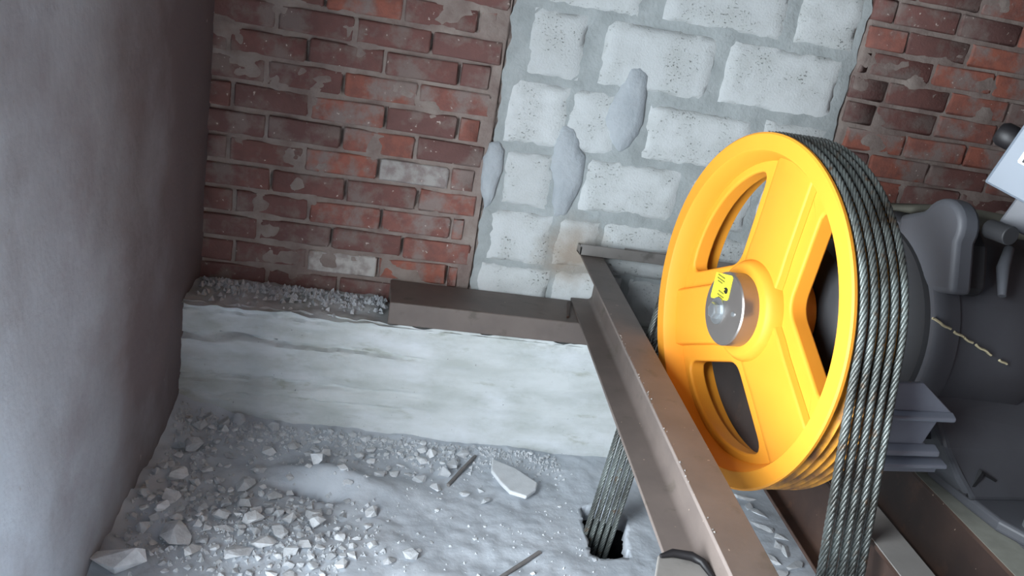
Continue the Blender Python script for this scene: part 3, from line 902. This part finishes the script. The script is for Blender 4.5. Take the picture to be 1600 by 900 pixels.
used += [(0.325, -0.505, .03), (0.35, -0.46, .03), (0.375, -0.42, .03), (0.40, -0.375, .03), (0.424, -0.333, .03), (0.45, -0.925, .03), (0.50, -0.875, .03), (0.55, -0.83, .03), (0.52, -0.42, .16), (0.55, -0.49, .16)]


def scatter(n, fx, fs, labeller, group, tries=40):
    for _ in range(n):
        for _ in range(tries):
            x, y = fx(); s = fs()
            if inside((x, y), HOLE) or x < LX + 0.03 or y > -0.262 - s * 0.4: continue
            if all((x - a) ** 2 + (y - b) ** 2 > (0.40 * (s + q)) ** 2 for a, b, q in used): break
        else: continue
        used.append((x, y, s))
        lab = labeller(x, y, s)
        stone(x, y, s, s * random.uniform(0.6, 1), s * random.uniform(0.5, 0.95), random.uniform(0, 6.3), lab, group + ': ' + lab)


def near_label(x, y, s):
    size = 'large' if s > 0.055 else 'middling' if s > 0.035 else 'small'
    side = 'by the left wall' if x < -0.34 else 'at its open fringe' if x < 5 and x > -0.15 else 'at its heart'
    deep = 'far edge' if y > -0.77 else 'near edge' if y < -0.90 else 'middle depth'
    return size + ' pale stone in the near rubble pile, ' + side + ', ' + deep


def far_label(x, y, s):
    size = 'larger' if s > 0.038 else 'small'
    part = 'in the dark corner' if x < -0.33 else 'below the gravelly ledge' if x < 0.06 else 'below the steel channel'
    return size + ' grey stone along the upstand ' + part + (', tight against it' if y > -0.31 else ', off it')


def same(t): return lambda x, y, s: t


G = random.gauss
scatter(165, lambda: (-0.24 + G(0, 0.12), -0.84 + G(0, 0.11)), lambda: min(0.08, 0.024 + random.expovariate(46)), near_label, 'stones of the near pile')
scatter(92, lambda: (random.uniform(-0.5, 0.35), -0.27 - abs(G(0, 0.08))), lambda: min(0.06, 0.020 + random.expovariate(60)), far_label, 'stones along the upstand')
scatter(16, lambda: (random.uniform(-0.52, -0.38), random.uniform(-0.75, -0.3)), lambda: random.uniform(0.018, 0.045), same('shaded stone on the debris bank along the left wall'), 'stones on the left bank')
scatter(18, lambda: (random.uniform(0.0, 0.75), random.uniform(-0.95, -0.4)), lambda: random.uniform(0.011, 0.022), same('tiny white chip scattered on the open floor'), 'chips on the open floor')
scatter(10, lambda: (random.uniform(0.35, 0.72), -0.27 - abs(G(0, 0.03))), lambda: random.uniform(0.012, 0.028), same('small stone lying before the upstand near the floor hole'), 'stones before the hole')

gv = MB()                                       # crumbs, too many and too small to count


def crumb(m, x, y, z, s, rnd=random):
    b = len(m.v)
    a0 = rnd.uniform(0, 6.3)
    for i in range(4):
        a = a0 + i * math.pi / 2 + rnd.uniform(-.4, .4); q = s * rnd.uniform(0.35, 0.6)
        m.v.append((x + q * math.cos(a), y + q * math.sin(a), z - s * 0.1))
    m.v.append((x + rnd.uniform(-.2, .2) * s, y + rnd.uniform(-.2, .2) * s, z + s * rnd.uniform(0.3, 0.6)))
    m.v.append((x + rnd.uniform(-.35, .35) * s, y + rnd.uniform(-.35, .35) * s, z + s * rnd.uniform(0.25, 0.5)))
    m.f += [(b, b + 1, b + 4), (b + 1, b + 2, b + 5), (b + 1, b + 5, b + 4), (b + 2, b + 3, b + 5), (b + 3, b, b + 4), (b + 3, b + 4, b + 5)]


for n, fx, smax in ((900, lambda: (-0.20 + G(0, 0.16), -0.83 + G(0, 0.12)), 0.018), (1300, lambda: (random.uniform(-0.53, 0.72), -0.262 - abs(G(0, 0.07))), 0.018), (350, lambda: (random.uniform(-0.53, 0.75), random.uniform(-1.0, -0.3)), 0.011), (250, lambda: (random.uniform(-0.53, -0.38), random.uniform(-1.0, -0.3)), 0.02)):
    for _ in range(n):
        x, y = fx()
        if inside((x, y), HOLE) or x < LX + 0.015 or y > -0.25: continue
        crumb(gv, x, y, floor_h(x, y), random.uniform(0.005, smax))
tag(gv.build('gravel', STONE), 'fine grey crumbs of concrete spread over the floor', 'gravel', kind='stuff')
gl = MB()
for _ in range(420):
    x = random.uniform(-0.52, 0.075); y = -0.03 - abs(G(0, 0.06))
    if y < -0.22: continue
    crumb(gl, x, y, UT - 0.004 + 0.02 * max(0, (y + 0.15) / 0.2) + 0.004, random.uniform(0.008, 0.028))
tag(gl.build('gravel', STONE), 'grey mortar crumbs on the ledge at the foot of the red bricks', 'gravel', kind='stuff')
gw = MB()
for _ in range(34):
    y = -0.75 - 0.95 * random.random()
    crumb(gw, 0.765 + SL * y + random.uniform(-0.0395, -0.034), y, 0.6722, random.uniform(0.002, 0.006))
tag(gw.build('gravel', STEEL_GREY), 'small crumbs along the upper edge of the brown channel beam', 'gravel', kind='stuff')
FLAKES = [(1.342, -0.439), (1.331, -0.505), (1.352, -0.539), (1.377, -0.661), (1.363, -0.727), (1.291, -0.777), (1.348, -0.802), (1.342, -0.704), (1.336, -0.611), (1.294, -0.84)]
# flakes on the floor strip seen between the beams
for i, (x, y) in enumerate(FLAKES):
    stone(x, y, (.10, .075, .09, .06)[i % 4], (.05, .045, .04)[i % 3], .03, i * 1.1, 'pale flake on the floor strip seen between the beams', 'flakes between the beams', me=slabs[i % 4], tilt=0.1)

# plaster slab, sticks, loose bits
ps = MB().prism([(0.478, -0.352), (0.55, -0.40), (0.612, -0.480), (0.600, -0.52), (0.563, -0.562), (0.514, -0.540), (0.49, -0.49), (0.468, -0.425)], 0.012, 0.026, 'z')
tag(ps.build('plaster_slab', STONE_WHITE, bevel=0.004), 'flat pale plaster slab lying on the floor before the upstand', 'slab').rotation_euler = (0.0, 0, 0)
o = MB().tube([(0.325, -0.505, floor_h(.325, -.505) + .006), (0.37, -0.425, floor_h(.37, -.425) + .008), (0.424, -0.333, floor_h(.424, -.333) + .008)], 0.006, 7).build('stick', WOOD, smooth=60)
tag(o, 'thin dark stick lying on the screed towards the upstand', 'stick')
o = MB().tube([(0.43, -0.945, floor_h(.43, -.945) + .005), (0.50, -0.875, floor_h(.50, -.875) + .005), (0.566, -0.816, floor_h(.566, -.816) + .005)], 0.006, 7).build('stick', WOOD, smooth=60)
tag(o, 'thin grey stick on the open floor nearest the picture bottom', 'stick')
